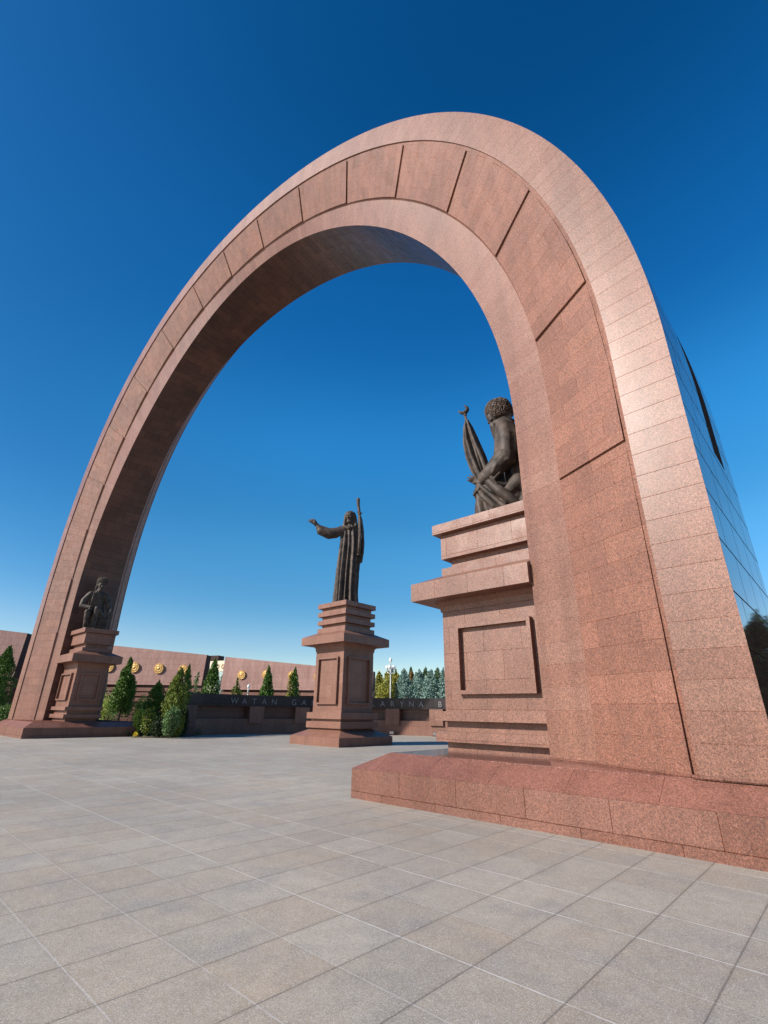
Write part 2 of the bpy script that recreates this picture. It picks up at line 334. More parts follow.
def strip(name, mat, cols, ts=TS, parent=None, flip=False, smooth=True, u0=0.0):
    """cols: list of functions t->Vector, quads between neighbouring columns; UV u across, v along"""
    verts, faces, uvs = [], [], []
    ref = ts[len(ts) // 2]
    us = [u0]
    for a, b in zip(cols[:-1], cols[1:]): us.append(us[-1] + (a(ref) - b(ref)).length)
    n = len(cols)
    for t in ts:
        for c in cols: verts.append(c(t))
    for i in range(len(ts) - 1):
        for j in range(n - 1):
            f = (i * n + j, i * n + j + 1, (i + 1) * n + j + 1, (i + 1) * n + j)
            q = ((us[j], slen(ts[i])), (us[j + 1], slen(ts[i])), (us[j + 1], slen(ts[i + 1])), (us[j], slen(ts[i + 1])))
            if flip: f, q = f[::-1], q[::-1]
            faces.append(f); uvs.extend(q)
    me = bpy.data.meshes.new(name); me.from_pydata(verts, [], faces); me.update()
    l = me.uv_layers.new(name='UVMap')
    for i, q in enumerate(uvs): l.data[i].uv = q
    o = link_mesh(name, me, parent, mats=(mat,))
    return o
arch = empty('memorial_arch', (CX, YC, 0), label='tall arch of red granite blocks spanning the plaza, panelled face and shaded underside', cat='arch')
def par(o):      # keep world placement under the arch empty
    o.parent = arch; o.matrix_parent_inverse = Matrix.Translation((-CX, -YC, 0)); return o
YI, YB, YB2, YA2, YA, YO = 9.46, 9.18, 9.13, 8.33, 8.28, 8.25
m = lambda y: 2 * YC - y
par(strip('inner_band', M['band'], [lambda t: P('I', YI, t), lambda t: P('B', YB, t), lambda t: P('B', YB2, t, .03)], flip=True))
fieldf = lambda w, d=0.0: (lambda t: P('B', YB2, t).lerp(P('A', YA2, t), w) + Vector((0, -d, 0)))
par(strip('panel_bed', M['panel'], [lambda t: P('B', YB2, t, .03), fieldf(.5), lambda t: P('A', YA2, t)], flip=True))
par(strip('outer_band', M['band'], [lambda t: P('A', YA2, t), lambda t: P('A', YA, t), lambda t: P('O', YO, t)], flip=True))
# outer surface with a long slot cut into it
def yback(t):
    d_ = max(0.0, -t, t - math.pi); return m(YO) + .42 * min(1, d_ / 5)
S0, S1 = 10.95, 12.02
slot_lo, slot_hi = -(CZ - 6.63), math.pi + (CZ - 6.63)
tsA = [t for t in TS if t < slot_lo - .01] + [slot_lo]; tsM = [slot_lo] + [t for t in TS if slot_lo + .01 < t < slot_hi - .01] + [slot_hi]; tsB = [slot_hi] + [t for t in TS if t > slot_hi + .01]
OF, OS0, OS1, OB = (lambda t: P('O', YO, t)), (lambda t: P('O', S0, t)), (lambda t: P('O', S1, t)), (lambda t: P('O', yback(t), t))
bmv = []
for nm, cs, ts in (('a', [OF, OS0, OS1, OB], tsA), ('b', [OF, OS0], tsM), ('c', [OS1, OB], tsM), ('d', [OF, OS0, OS1, OB], tsB)):
    bmv.append(strip('outer_face', M['outer'], cs, ts, flip=True))
# join these four strips into one mesh
bmj = bmesh.new()
for o in bmv: bmj.from_mesh(o.data)
mej = bpy.data.meshes.new('outer_face'); bmj.to_mesh(mej); bmj.free()
for o in bmv: bpy.data.objects.remove(o)
par(link_mesh('outer_face', mej, mats=(M['outer'],)))
D0, D1 = (lambda t: P('O', S0, t, -.9)), (lambda t: P('O', S1, t, -.9))
so_ = strip('roof_slot', M['slot'], [OS0, D0, D1, OS1], tsM, flip=True)
bmj = bmesh.new(); bmj.from_mesh(so_.data)
for t in (slot_lo, slot_hi):
    bmj.faces.new([bmj.verts.new(f(t)) for f in (OS0, OS1, D1, D0)])
bmj.to_mesh(so_.data); bmj.free(); par(so_)
par(strip('rear_face', M['panel'], [lambda t: P('O', yback(t), t), lambda t: P('A', m(YA), t), lambda t: P('A', m(YA2), t), lambda t: P('B', m(YB2), t), lambda t: P('B', m(YB), t), lambda t: P('K', m(YI), t)], flip=True))
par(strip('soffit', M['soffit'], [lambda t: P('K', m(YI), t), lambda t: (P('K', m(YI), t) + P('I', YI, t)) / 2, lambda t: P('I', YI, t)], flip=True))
# slightly tilted facing panels: proud at the end nearer the right foot, flush at the other
deg = math.radians
J = [-NL, -(CZ - 6.15), deg(6.2), deg(18.2), deg(30.2), deg(42.8), deg(55.5), deg(68.1), deg(80.6), deg(91.8), deg(102.8), deg(115.2), deg(127.3), deg(139.4), deg(151.3), deg(162.2), deg(174), math.pi + (CZ - 6.15), math.pi + NL]
def facing_panel(ta, tb, front=True):
    n = max(6, int((slen(tb) - slen(ta)) / .35)); verts = []; uvs = {}
    sg = 1 if front else -1
    for i in range(n + 1):
        f = i / n; t = ta + (tb - ta) * f + (0 if i else 0.004)
        pr = .05 * (1 - f) + .004
        row = []
        for w, d in ((.015, -.02), (.022, pr), (.5, pr), (.945, pr), (.948, -.02)):
            p = fieldf(w, d)(t)
            if not front: p.y = 2 * YC - p.y
            verts.append(p); uvs[len(verts) - 1] = (w * 2.1 + .02, slen(t))
    faces = []
    for i in range(n):
        for j in range(4):
            q = (i * 5 + j, i * 5 + j + 1, (i + 1) * 5 + j + 1, (i + 1) * 5 + j); faces.append(q[::-1] if front else q)
    faces.append(tuple(range(5)) if front else tuple(range(5))[::-1])
    e = [n * 5 + k for k in range(5)]; faces.append(tuple(e[::-1]) if front else tuple(e))
    me = bpy.data.meshes.new('facing_panel'); me.from_pydata(verts, [], faces); me.update()
    l = me.uv_layers.new(name='UVMap')
    for li, lp in enumerate(me.loops): l.data[li].uv = uvs[lp.vertex_index]
    return par(link_mesh('facing_panel', me, mats=(M['panel'],)))
for a, b in zip(J[:-1], J[1:]): facing_panel(a, b)
# plinths under the two legs
def plinth(x0, x1, innerleft):
    y0, y1, sl = 7.763, 14.15, .58
    b = MB(); 
    b.box(x0, x1, y0, y1, 0, .535, 0)
    b.frustum((x0 + .003, x1 - .003, y0 + .003, y1 - .003), .537, (x0 + sl, x1 - sl, y0 + sl - .1, y1 - sl + .1), .82, mi=1)
    b.box(x0 + sl + .03, x1 - sl - .03, y0 + sl - .06, y1 - sl + .06, .80, .832, 0, mi=2)
    o = par(b.build('plinth', (M['plinth'], M['plinth_top'], M['plinth_flat'] if innerleft else M['plinth_matte']), off=(.35, .29)))
    lx0, lx1 = (-4.50, -.93) if innerleft else (-40.1, -37.2)
    s = MB()
    # low skirting course the leg stands on, following the leg's splayed plan
    pts = [(lx0, YI - .05), (lx0 + (.95 if innerleft else .0), YB - .06), (lx1 - .9 if innerleft else lx1, YA - .06), (lx1 + .05, YO - .05)] if innerleft else \
          [(lx0 - .05, YO - .05), (lx0 + .9, YA - .06), (lx1 - .5, YB - .06), (lx1, YI - .05)]
    pts += [(p[0], 2 * YC - p[1]) for p in pts[::-1]]
    lo = [s.bm.verts.new((p[0], p[1], .832)) for p in pts]; hi = [s.bm.verts.new((p[0], p[1], .875)) for p in pts]
    for i in range(len(pts)):
        j = (i + 1) % len(pts); s.bm.faces.new((lo[i], lo[j], hi[j], hi[i]))
    s.bm.faces.new(hi); par(s.build('skirting', M['plinth'], recalc=True))
plinth(-8.03, -.33, True)
plinth(-41.3, -33.67, False)

# ------------------------------------------------------------------ pedestals
def tiers(parent, rect, layers, sides, mat):
    """rect = shaft footprint; layers = (name, z0, out0, z1, out1); sides = which sides overhang (x0,x1,y0,y1)"""
    groups = {}
    for nm, z0, o0, z1, o1 in layers: groups.setdefault(nm, []).append((z0, o0, z1, o1))
    for nm, ls in groups.items():
        b = MB()
        for z0, o0, z1, o1 in ls:
            r = lambda o: (rect[0] - o * sides[0], rect[1] + o * sides[1], rect[2] - o * sides[2], rect[3] + o * sides[3])
            b.frustum(r(o0), z0, r(o1), z1)
        b.build(nm, mat, parent, off=(.2, .18))
def frame(parent, mat, origin, ax, w, z0, z1, nrm, bar=.085, pr=.13):
    """raised rectangular moulding on a shaft face; origin = centre of face foot, ax = unit along face, nrm = outward"""
    b = MB(); ax = Vector(ax); nrm = Vector(nrm); o = Vector(origin)
    def bx(u0, u1, za, zb):
        ps = []
        for d in (-.02, pr):
            for u, z in ((u0, za), (u1, za), (u1, zb), (u0, zb)): ps.append(b.bm.verts.new(o + ax * u + nrm * d + Vector((0, 0, z))))
        for f in ((0, 1, 2, 3), (7, 6, 5, 4), (0, 4, 5, 1), (1, 5, 6, 2), (2, 6, 7, 3), (3, 7, 4, 0)): b.bm.faces.new([ps[i] for i in f])
    bx(-w, -w + bar, z0, z1); bx(w - bar, w, z0, z1); bx(-w + bar, w - bar, z0, z0 + bar); bx(-w + bar, w - bar, z1 - bar, z1)
    return b.build('panel_frame', mat, parent, recalc=True)
SIDE = [('foot', .82, -.02, 1.01, -.02), ('base_tier', 1.01, .17, 1.22, .17), ('foot', 1.22, -.02, 1.44, -.02), ('base_tier', 1.44, .18, 1.64, .18),
        ('shaft', 1.64, 0, 3.93, 0), ('cornice', 3.93, .03, 4.06, .05), ('cornice', 4.06, .06, 4.175, .15), ('cornice', 4.18, .56, 4.62, .56), ('cornice', 4.62, .54, 4.86, .0),
        ('neck', 4.86, -.01, 5.06, -.01), ('neck', 5.06, -.2, 5.31, -.2), ('cap_block', 5.31, -.01, 5.94, -.01), ('cap_slab', 5.945, -.04, 5.98, -.04), ('cap_slab', 5.98, .15, 6.24, .15)]
def side_pedestal(x0, x1, sides, label):
    root = empty('pedestal', ((x0 + x1) / 2, YC, 0), label=label, cat='pedestal', group='stepped granite pedestals carrying statues')
    cx = (x0 + x1) / 2; hx = (x1 - x0) / 2; hy = .86
    tiers(root, (-hx, hx, -hy, hy), SIDE, sides, M['ped'])
    fx = .965
    cxo = .076 if sides[0] else -.076
    for s in (-1, 1): frame(root, M['ped'], (cxo, s * hy, 0), (1, 0, 0), fx, 2.0, 3.56, (0, s, 0))
    sx = -1 if sides[0] else 1
    frame(root, M['ped'], (sx * hx, 0, 0), (0, 1, 0), .56, 2.0, 3.56, (sx, 0, 0))
    return root
side_pedestal(-7.16, -4.502, (1, 0, 1, 1), 'stepped pedestal against the near right leg of the arch, sunlit panelled front')
side_pedestal(-37.19, -34.54, (0, 1, 1, 1), 'small far pedestal against the left leg of the arch, mostly in shade')
CP = (-20.85, 19.29)
root = empty('pedestal', (*CP, 0), label='freestanding square pedestal in the middle of the plaza, seen corner-on under the arch', cat='pedestal', group='stepped granite pedestals carrying statues')
H = 1.14
CEN = [('base_slab', 0, .79, .41, .79), ('base_slope', .412, .785, .74, .04), ('foot', .74, .0, .80, .0), ('base_tier', .80, .22, 1.11, .22), ('foot', 1.11, .04, 1.24, .04), ('base_tier', 1.24, .22, 1.55, .22),
       ('shaft', 1.55, 0, 4.70, 0), ('cornice', 4.70, .03, 4.88, .05), ('cornice', 4.88, .06, 5.015, .17), ('cornice', 5.02, .63, 5.45, .63), ('cornice', 5.45, .61, 5.72, .02),
       ('neck', 5.72, .02, 5.96, .02), ('neck', 5.96, -.16, 6.16, -.16), ('upper_tier', 6.16, .03, 6.40, .03), ('neck', 6.40, -.15, 6.63, -.15), ('upper_tier', 6.63, .04, 6.88, .04),
       ('neck', 6.88, -.13, 7.11, -.13), ('cap_slab', 7.11, .06, 7.37, .06)]
tiers(root, (-H, H, -H, H), CEN, (1, 1, 1, 1), M['ped'])
for nx, ny in ((0, -1), (1, 0), (0, 1), (-1, 0)):
    frame(root, M['ped'], (nx * H, ny * H, 0), (abs(ny), abs(nx), 0), .82, 1.95, 4.34, (nx, ny, 0))

# ------------------------------------------------------------------ sculpture helper
def bake(o, mods):
    for kind, kw in mods:
        md = o.modifiers.new(kind, kind)
        for k, v in kw.items(): setattr(md, k, v)
    dg = bpy.context.evaluated_depsgraph_get(); dg.update()
    me = bpy.data.meshes.new_from_object(o.evaluated_get(dg)); o.modifiers.clear()
    old = o.data; mats = list(old.materials); o.data = me
    if not me.materials:
        for m_ in mats: me.materials.append(m_)
    for p in me.polygons: p.use_smooth = True
    return o
def tex(name, kind, size, **k):
    t = bpy.data.textures.new(name, kind); t.noise_scale = size
    for a, v in k.items(): setattr(t, a, v)
    return t
T_cloud = tex('clay', 'CLOUDS', .30); T_cloud.noise_depth = 3
T_curl = tex('curls', 'VORONOI', .085)
def sculpt(mb, name, mat, parent, voxel=.022, smooth=3, disp=.018, t=None, td=None):
    o = mb.build(name, mat, parent, uv=False)
    mods = [('REMESH', dict(mode='VOXEL', voxel_size=voxel)), ('SMOOTH', dict(factor=.5, iterations=smooth))]
    if disp: mods.append(('DISPLACE', dict(texture=t or T_cloud, strength=disp, mid_level=.5, texture_coords='LOCAL')))
    return bake(o, mods)
def folds(mb, stations, nf=13, amp=.06, seed=1, n=120, twist=0.0):
    """draped cloth: stations = (cx, cy, z, rx, ry, fold strength)"""
    r_ = random.Random(seed); ph = [r_.uniform(0, 6.28) for _ in range(5)]
    rings = []
    S = []
    for (a, b) in zip(stations[:-1], stations[1:]):
        for k in range(8):
            f = k / 8; S.append(tuple(a[i] * (1 - f) + b[i] * f for i in range(6)))
    S.append(stations[-1])
    for cx, cy, z, rx, ry, fs in S:
        ring = []
        for i in range(n):
            a = 2 * math.pi * i / n
            w = math.sin(nf * a + ph[0] + twist * z + 1.1 * math.sin(2 * a + ph[1])); w2 = math.sin((nf * .47 // 1) * a + ph[2] + .4 * z)
            w = math.copysign(abs(w) ** .7, w)
            k = 1 + fs * amp * (w * 1.0 + .55 * w2) / max(rx, ry) * 1.0
            ring.append((cx + rx * k * math.cos(a), cy + ry * k * math.sin(a), z))
        rings.append(ring)
    mb.loft(rings)
def hand(mb, wrist, palm, fingers_dir, side, size=.34, spread=.35, curl=.2, thumb_dir=None, normal=(0, 0, 1)):
    """palm block plus five tapered fingers"""
    w = Vector(wrist); p = Vector(palm); d = Vector(fingers_dir).normalized(); n = Vector(normal).normalized(); s = d.cross(n).normalized() * side; n = s.cross(d).normalized() * (1 if side > 0 else -1)
    mb.caps(w, p, size * .20, size * .24)
    for k in range(4):
        u = (k - 1.5) / 1.5; L_ = size * (.52, .60, .56, .42)[k]
        base = p + s * u * size * .22 + d * size * .12
        dd = (d + s * u * spread * .35).normalized(); k1 = base + dd * L_ * .5; k2 = k1 + (dd + n * curl).normalized() * L_ * .5
        mb.caps(p + s * u * size * .15, base, size * .12, size * .095, n=8); mb.caps(base, k1, size * .09, size * .08, n=8); mb.caps(k1, k2, size * .08, size * .055, n=8)
    td = Vector(thumb_dir).normalized() if thumb_dir else (s * -1 + d * .6).normalized()
    b0 = p - s * size * .2 - d * size * .08; b1 = b0 + td * size * .26; b2 = b1 + (td + d * .6).normalized() * size * .22
    mb.caps(b0, b1, size * .11, size * .09, n=8); mb.caps(b1, b2, size * .09, size * .06, n=8)
def head(mb, c, h, yaw=0, nod=0, beard=0.0):
    """h = height of head; faces local -Y before yaw"""
    rot = Matrix.Rotation(yaw, 3, 'Z') @ Matrix.Rotation(nod, 3, 'X'); c = Vector(c)
    def q(x, y, z): return c + rot @ Vector((x * h, y * h, z * h))
    mb.ball(q(0, .03, .10), (.33 * h, .40 * h, .40 * h), rot)
    mb.ball(q(0, -.10, -.12), (.25 * h, .27 * h, .36 * h), rot)
    mb.ball(q(0, -.22, -.38), (.12 * h, .11 * h, .10 * h), rot, n=10)
    mb.cyl(q(0, -.33, .08), q(0, -.46, -.10), .045 * h, .085 * h, n=10); mb.ball(q(0, -.44, -.10), .075 * h, n=10)
    for s in (-1, 1):
        mb.ball(q(.13 * s, -.33, .13), (.13 * h, .06 * h, .045 * h), rot, n=10)
        mb.ball(q(.17 * s, -.30, -.06), (.09 * h, .08 * h, .08 * h), rot, n=10)
        mb.ball(q(.34 * s, .04, -.02), (.04 * h, .09 * h, .13 * h), rot, n=10)
        mb.ball(q(.04 * s, -.37, -.23), (.08 * h, .05 * h, .035 * h), rot, n=10)
    if beard:
        mb.ball(q(0, -.27, -.42), (.20 * h, .15 * h, .24 * h * beard), rot)
    return q

# ------------------------------------------------------------------ statue 1: kneeling man with flag, on the right pedestal
def rz_of(p):
    return math.atan2(-p[0] / math.hypot(*p), p[1] / math.hypot(*p))
a0 = (-5.9, 10.75)
st = empty('statue', (*a0, 6.24), rz_of(a0), label='bronze kneeling man in a woolly hat bowed over a furled crescent-topped flag', cat='statue', group='bronze statues')
b = MB()
# torso in a heavy coat, sleeves, legs.  local X = right in the photo, -Y = toward the viewer
folds(b, [(.66, .0, 0.0, .60, .60, .8), (.64, 0, .5, .56, .54, .9), (.68, .0, 1.1, .40, .48, .7), (.68, 0, 1.9, .40, .48, .4), (.66, 0, 2.45, .36, .50, .3), (.52, 0, 2.85, .28, .34, .2)], nf=9, amp=.06, seed=3)
folds(b, [(.30, -.57, 1.45, .27, .24, 1.6), (.36, -.56, 1.85, .29, .26, 1.2), (.42, -.48, 2.35, .30, .30, .9), (.42, -.34, 2.75, .27, .30, .5), (.38, -.16, 3.05, .20, .24, .2)], nf=5, amp=.022, seed=31, n=90, twist=1.8)
b.cyl((-.12, -.525, 1.21), (-.24, -.51, 1.10), .215, .225, n=20)
for w_ in ((.08, 1.36), (.20, 1.46), (.34, 1.66)): b.limb([(w_[0] - .10, -.70, w_[1] - .16), (w_[0], -.795, w_[1]), (w_[0] + .16, -.74, w_[1] + .16)], [.05, .045, .03])
b.limb([(.18, -.30, 2.95), (.40, -.36, 2.98), (.62, -.22, 2.98)], [.09, .10, .09])
b.caps((.34, .1, 2.7), (.22, 0, 2.98), .26, .22)
b.limb([(.34, -.57, 1.66), (.12, -.57, 1.44), (-.20, -.52, 1.17)], [.30, .26, .19])
b.caps((-.16, -.52, 1.20), (-.25, -.52, 1.12), .20, .19)
b.limb([(.42, .42, 2.5), (.25, .60, 1.7), (-.25, .25, 1.25)], [.26, .24, .18])
b.limb([(.55, -.28, .62), (.0, -.36, .78), (-.34, -.32, .80)], [.32, .31, .24])
folds(b, [(-.12, -.30, 0, .40, .40, 1.0), (-.18, -.30, .4, .36, .36, .9), (-.22, -.3, .8, .30, .30, .6), (-.22, -.3, 1.02, .14, .16, .2)], nf=5, amp=.06, seed=18, n=80, twist=1.6)
b.limb([(-.42, -.42, .86), (-.30, -.66, .55), (-.05, -.70, .25), (.25, -.64, .05)], [.07, .08, .09, .08])
b.limb([(-.10, -.60, .95), (.15, -.70, .62), (.45, -.66, .34), (.7, -.6, .1)], [.12, .14, .13, .1])
b.limb([(.5, .3, .5), (-.10, .34, .34), (-.3, .3, .2)], [.34, .28, .22])
folds(b, [(.12, -.16, 0, .52, .46, 1.3), (.06, -.16, .4, .46, .42, 1.2), (-.02, -.16, .78, .40, .38, .8), (-.06, -.1, .96, .24, .3, .2)], nf=9, amp=.075, seed=8)
b.limb([(.98, -.42, .14), (.60, -.52, .18), (.16, -.5, .12)], [.15, .18, .14])
b.limb([(.92, -.34, .58), (.62, -.48, .96), (.30, -.50, .66)], [.23, .24, .18])
b.limb([(1.0, -.2, .12), (.66, -.50, .90)], [.2, .15])
hand(b, (-.28, -.50, 1.10), (-.40, -.46, .96), (-.35, 0, -.9), 1, .46, .4, .5, thumb_dir=(-.6, 0, .25), normal=(-.8, -.3, .2))
hand(b, (-.28, .02, 1.22), (-.46, -.12, 1.24), (-.75, -.1, .75), -1, .44, .9, -.2, thumb_dir=(-.6, 0, .1), normal=(.3, -.8, .3))
q = head(b, (.20, -.02, 3.22), .62, yaw=-1.15, nod=.75)
fig = sculpt(b, 'figure', M['bronze'], st, voxel=.02, smooth=6, disp=.03)
rot = Matrix.Rotation(-1.15, 3, 'Z') @ Matrix.Rotation(.30, 3, 'X')
def fleece(name, parent, c0_, rot, rx, ry, rz_, n, r0, r1, cut=-.62):
    """tall rounded fleece hat: flat-bottomed superellipsoid covered in tight curls"""
    t = bmesh.new(); bmesh.ops.create_uvsphere(t, u_segments=7, v_segments=5, radius=1); t.verts.ensure_lookup_table()
    tv = np.array([v.co[:] for v in t.verts]); tf = [[v.index for v in f.verts] for f in t.faces]; t.free()
    V, F = [], []
    for k in range(n):
        u = 1 - (1 - cut) * (k + .5) / n; a = k * 2.39996 + random.uniform(-.15, .15)
        rr = max(0, 1 - abs(u) ** 2.6) ** (1 / 2.6); v = rot @ Vector((rr * math.cos(a) * rx, rr * math.sin(a) * ry, u * rz_))
        c = Vector(c0_) + v + Vector([random.uniform(-.012, .012) for _ in range(3)]); o_ = len(V)
        V.extend((tv * random.uniform(r0, r1) + np.array(c)).tolist()); F.extend([[i_ + o_ for i_ in f] for f in tf])
    rings = []
    for k in range(14):
        u = cut + (.995 - cut) * k / 13; rr = max(0.0, 1 - abs(u) ** 2.6) ** (1 / 2.6) * .985; o_ = len(V)
        V.extend([(Vector(c0_) + rot @ Vector((rr * rx * math.cos(2 * math.pi * i_ / 32), rr * ry * math.sin(2 * math.pi * i_ / 32), u * rz_)))[:] for i_ in range(32)]); rings.append(o_)
    for a_, b_ in zip(rings[:-1], rings[1:]):
        F.extend([[a_ + i_, a_ + (i_ + 1) % 32, b_ + (i_ + 1) % 32, b_ + i_] for i_ in range(32)])
    F.append([rings[0] + i_ for i_ in range(31, -1, -1)]); F.append([rings[-1] + i_ for i_ in range(32)])
    me = bpy.data.meshes.new(name); me.from_pydata(V, [], F); me.update()
    for p in me.polygons: p.use_smooth = True
    return link_mesh(name, me, parent, mats=(M['hat_bronze'],))
fleece('fur_hat', st, (.30, 0, 3.49), rot, .365, .38, .375, 1300, .014, .026)
b = MB(); b.limb([(-.665, -.2, 3.36), (-.58, -.22, 2.9), (-.26, -.38, 1.2), (-.1, -.4, .35)], [.035, .04, .045, .045])
b.ball((-.665, -.2, 3.40), .055, n=10)
pole_ = b.build('flag_pole', M['bronze'], st, uv=False)
b = MB()    # crescent finial
cx_, cz_ = -.70, 3.60
prev = None
for i in range(13):
    a = R(-165 + i * 235 / 12); rr = .055 * math.sin(math.pi * (i + .6) / 13.2) + .008
    p = (cx_ + .125 * math.cos(a) - .02, -.2, cz_ + .125 * math.sin(a))
    if prev: b.caps(prev[0], p, prev[1], rr, n=8)
    prev = (p, rr)
b.build('crescent', M['bronze'], pole_, uv=False)
b = MB()
folds(b, [(-.63, -.2, 3.22, .05, .06, .1), (-.60, -.18, 2.95, .11, .10, .8), (-.54, -.16, 2.5, .17, .15, 1.4), (-.44, -.16, 2.0, .22, .18, 1.7), (-.33, -.2, 1.5, .22, .18, 1.6), (-.24, -.25, 1.15, .18, .16, 1.2), (-.2, -.25, .6, .14, .14, 1)][::-1], nf=6, amp=.05, seed=5, twist=1.4, n=90)
sculpt(b, 'furled_flag', M['bronze'], st, voxel=.016, smooth=1, disp=.015)
b = MB(); b.caps((-.36, -.66, .86), (.30, -.80, .05), .055, .075); b.caps((-.06, -.78, 1.02), (.10, -.74, .72), .05, .05); b.caps((.02, -.8, .98), (.16, -.76, 1.14), .04, .03)
sculpt(b, 'sword', M['bronze'], st, voxel=.018, smooth=1, disp=.008)

# ------------------------------------------------------------------ statue 2: robed figure with outstretched arm
st = empty('statue', (*CP, 7.37), rz_of(CP), label='bronze standing robed figure, one arm stretched out and the other raising a staff', cat='statue', group='bronze statues')
b = MB()
folds(b, [(-.07, 0, 0.0, .66, .56, 1.4), (-.08, 0, .9, .60, .50, 1.35), (-.06, 0, 2.0, .60, .46, 1.2), (-.02, 0, 2.9, .60, .44, 1.1), (.02, 0, 3.7, .60, .44, .9), (.0, 0, 4.3, .56, .42, .7), (-.02, 0, 4.75, .50, .36, .4), (-.04, 0, 5.05, .30, .26, .2)], nf=12, amp=.095, seed=11)
b.limb([(-.38, -.05, 4.72), (-.85, -.12, 4.52), (-1.3, -.2, 4.45), (-1.95, -.28, 4.72)], [.32, .31, .29, .19])
b.limb([(-.9, -.14, 4.40), (-1.30, -.2, 4.32), (-1.82, -.26, 4.52)], [.26, .28, .27])
b.limb([(-1.85, -.28, 4.68), (-2.14, -.32, 4.93)], [.14, .12])
hand(b, (-2.06, -.32, 4.84), (-2.22, -.33, 5.02), (-.75, 0, .62), 1, .60, .9, -.35, thumb_dir=(.15, -.1, .95), normal=(.25, -.85, .4))
# raised arm with a long hanging sleeve
b.limb([(.34, .0, 4.75), (.62, -.05, 4.85), (.60, -.12, 5.35), (.54, -.14, 5.66)], [.27, .21, .15, .105])
hand(b, (.53, -.14, 5.64), (.52, -.16, 5.80), (-.2, -.3, 1), -1, .38, .2, 1.3, normal=(-.6, -1, 0))
folds(b, [(.62, .02, 2.65, .14, .20, 1.2), (.66, .02, 3.3, .20, .26, 1.1), (.64, .0, 4.0, .24, .30, .9), (.62, -.02, 4.7, .22, .26, .5), (.60, -.06, 5.3, .15, .16, .2)], nf=6, amp=.06, seed=4, n=80)
b.caps((-.04, -.02, 5.0), (-.06, -.04, 5.35), .2, .19)
q = head(b, (-.08, -.06, 5.60), .78, yaw=-.35, nod=.12, beard=.7)
fig = sculpt(b, 'figure', M['bronze'], st, voxel=.022, smooth=3, disp=.03)
b = MB()    # shawl framing the face and falling over the back and shoulders
b.ball((-.04, .10, 5.70), (.40, .36, .38)); 
folds(b, [(.0, .20, 3.6, .56, .30, 1.5), (-.02, .18, 4.5, .58, .30, 1.0), (-.02, .16, 4.95, .50, .32, .7), (-.03, .14, 5.3, .40, .33, .5), (-.04, .12, 5.7, .38, .32, .2)], nf=9, amp=.06, seed=21)
b.limb([(-.36, -.06, 5.62), (-.36, -.14, 5.25), (-.40, -.20, 4.85)], [.08, .11, .12])
b.limb([(.28, -.04, 5.65), (.30, -.12, 5.25), (.34, -.18, 4.85)], [.08, .11, .12])
b.limb([(-.40, -.22, 4.9), (-.1, -.36, 4.74), (.28, -.26, 4.9)], [.09, .11, .09])
sculpt(b, 'shawl', M['bronze'], st, voxel=.022, smooth=2, disp=.02)
b = MB(); b.limb([(.41, -.22, 6.78), (.43, -.22, 6.4), (.54, -.24, 5.75)], [.12, .10, .075]); b.limb([(.56, -.24, 5.75), (.62, -.30, 4.4)], [.05, .05])
sculpt(b, 'staff', M['bronze'], st, voxel=.02, smooth=1, disp=.01)
b = MB(); b.cyl((.57, -.42, 3.03), (.60, -.42, 4.42), .10, .10, n=16); b.cyl((.57, -.42, 2.98), (.57, -.42, 3.06), .12, .12, n=16)
b.build('scroll', M['bronze'], st, uv=False)

# ------------------------------------------------------------------ statue 3: seated man with rifle, on the far left pedestal
c0 = (-35.9, 10.75)
st = empty('statue', (*c0, 6.24), rz_of(c0), label='dark bronze seated man holding a rifle upright in the shade of the arch', cat='statue', group='bronze statues')
b = MB()
b.box(-.55, .62, .0, .75, 0, .95)           # rock he sits on
folds(b, [(-.12, .25, .85, .50, .40, .7), (-.2, .18, 1.5, .46, .34, .5), (-.32, .08, 2.15, .50, .32, .3), (-.30, 0, 2.5, .40, .26, .2), (-.28, 0, 2.68, .18, .18, .1)], nf=8, amp=.04, seed=6)
b.limb([(-.72, 0, 2.40), (-1.02, -.05, 1.95), (-1.08, -.1, 1.58)], [.2, .18, .165]); b.limb([(-1.08, -.1, 1.56), (-.62, -.42, 1.45)], [.165, .12])
b.limb([(.12, 0, 2.38), (.42, -.02, 1.9), (.52, -.05, 1.55), (.58, -.25, 1.28)], [.2, .17, .15, .11])
b.limb([(-.40, .1, 1.05), (-.66, -.52, 1.12)], [.24, .18]); b.limb([(-.66, -.52, 1.10), (-.62, -.46, .62), (-.60, -.44, .12)], [.175, .16, .12]); b.limb([(-.60, -.42, .10), (-.62, -.72, .07)], [.12, .08])
b.limb([(.05, .1, 1.10), (-.16, -.52, 1.38)], [.24, .19]); b.limb([(-.16, -.52, 1.36), (-.18, -.46, .7), (-.16, -.44, .12)], [.185, .16, .12]); b.limb([(-.16, -.42, .10), (-.14, -.74, .07)], [.12, .08])
hand(b, (-.66, -.40, 1.45), (-.56, -.46, 1.46), (.6, -.5, .1), 1, .34, .2, 1.0)
hand(b, (.57, -.24, 1.30), (.60, -.32, 1.20), (.0, -.6, -.8), -1, .34, .2, .8)
b.caps((-.27, -.02, 2.6), (-.26, -.06, 2.85), .16, .15)
q = head(b, (-.25, -.10, 3.00), .66, yaw=.25, nod=.2, beard=.5)
sculpt(b, 'figure', M['bronze'], st, voxel=.024, smooth=3, disp=.025)
fleece('fur_hat', st, (-.21, -.02, 3.30), Matrix.Rotation(.25, 3, 'Z') @ Matrix.Rotation(.12, 3, 'X'), .33, .33, .29, 600, .016, .028)
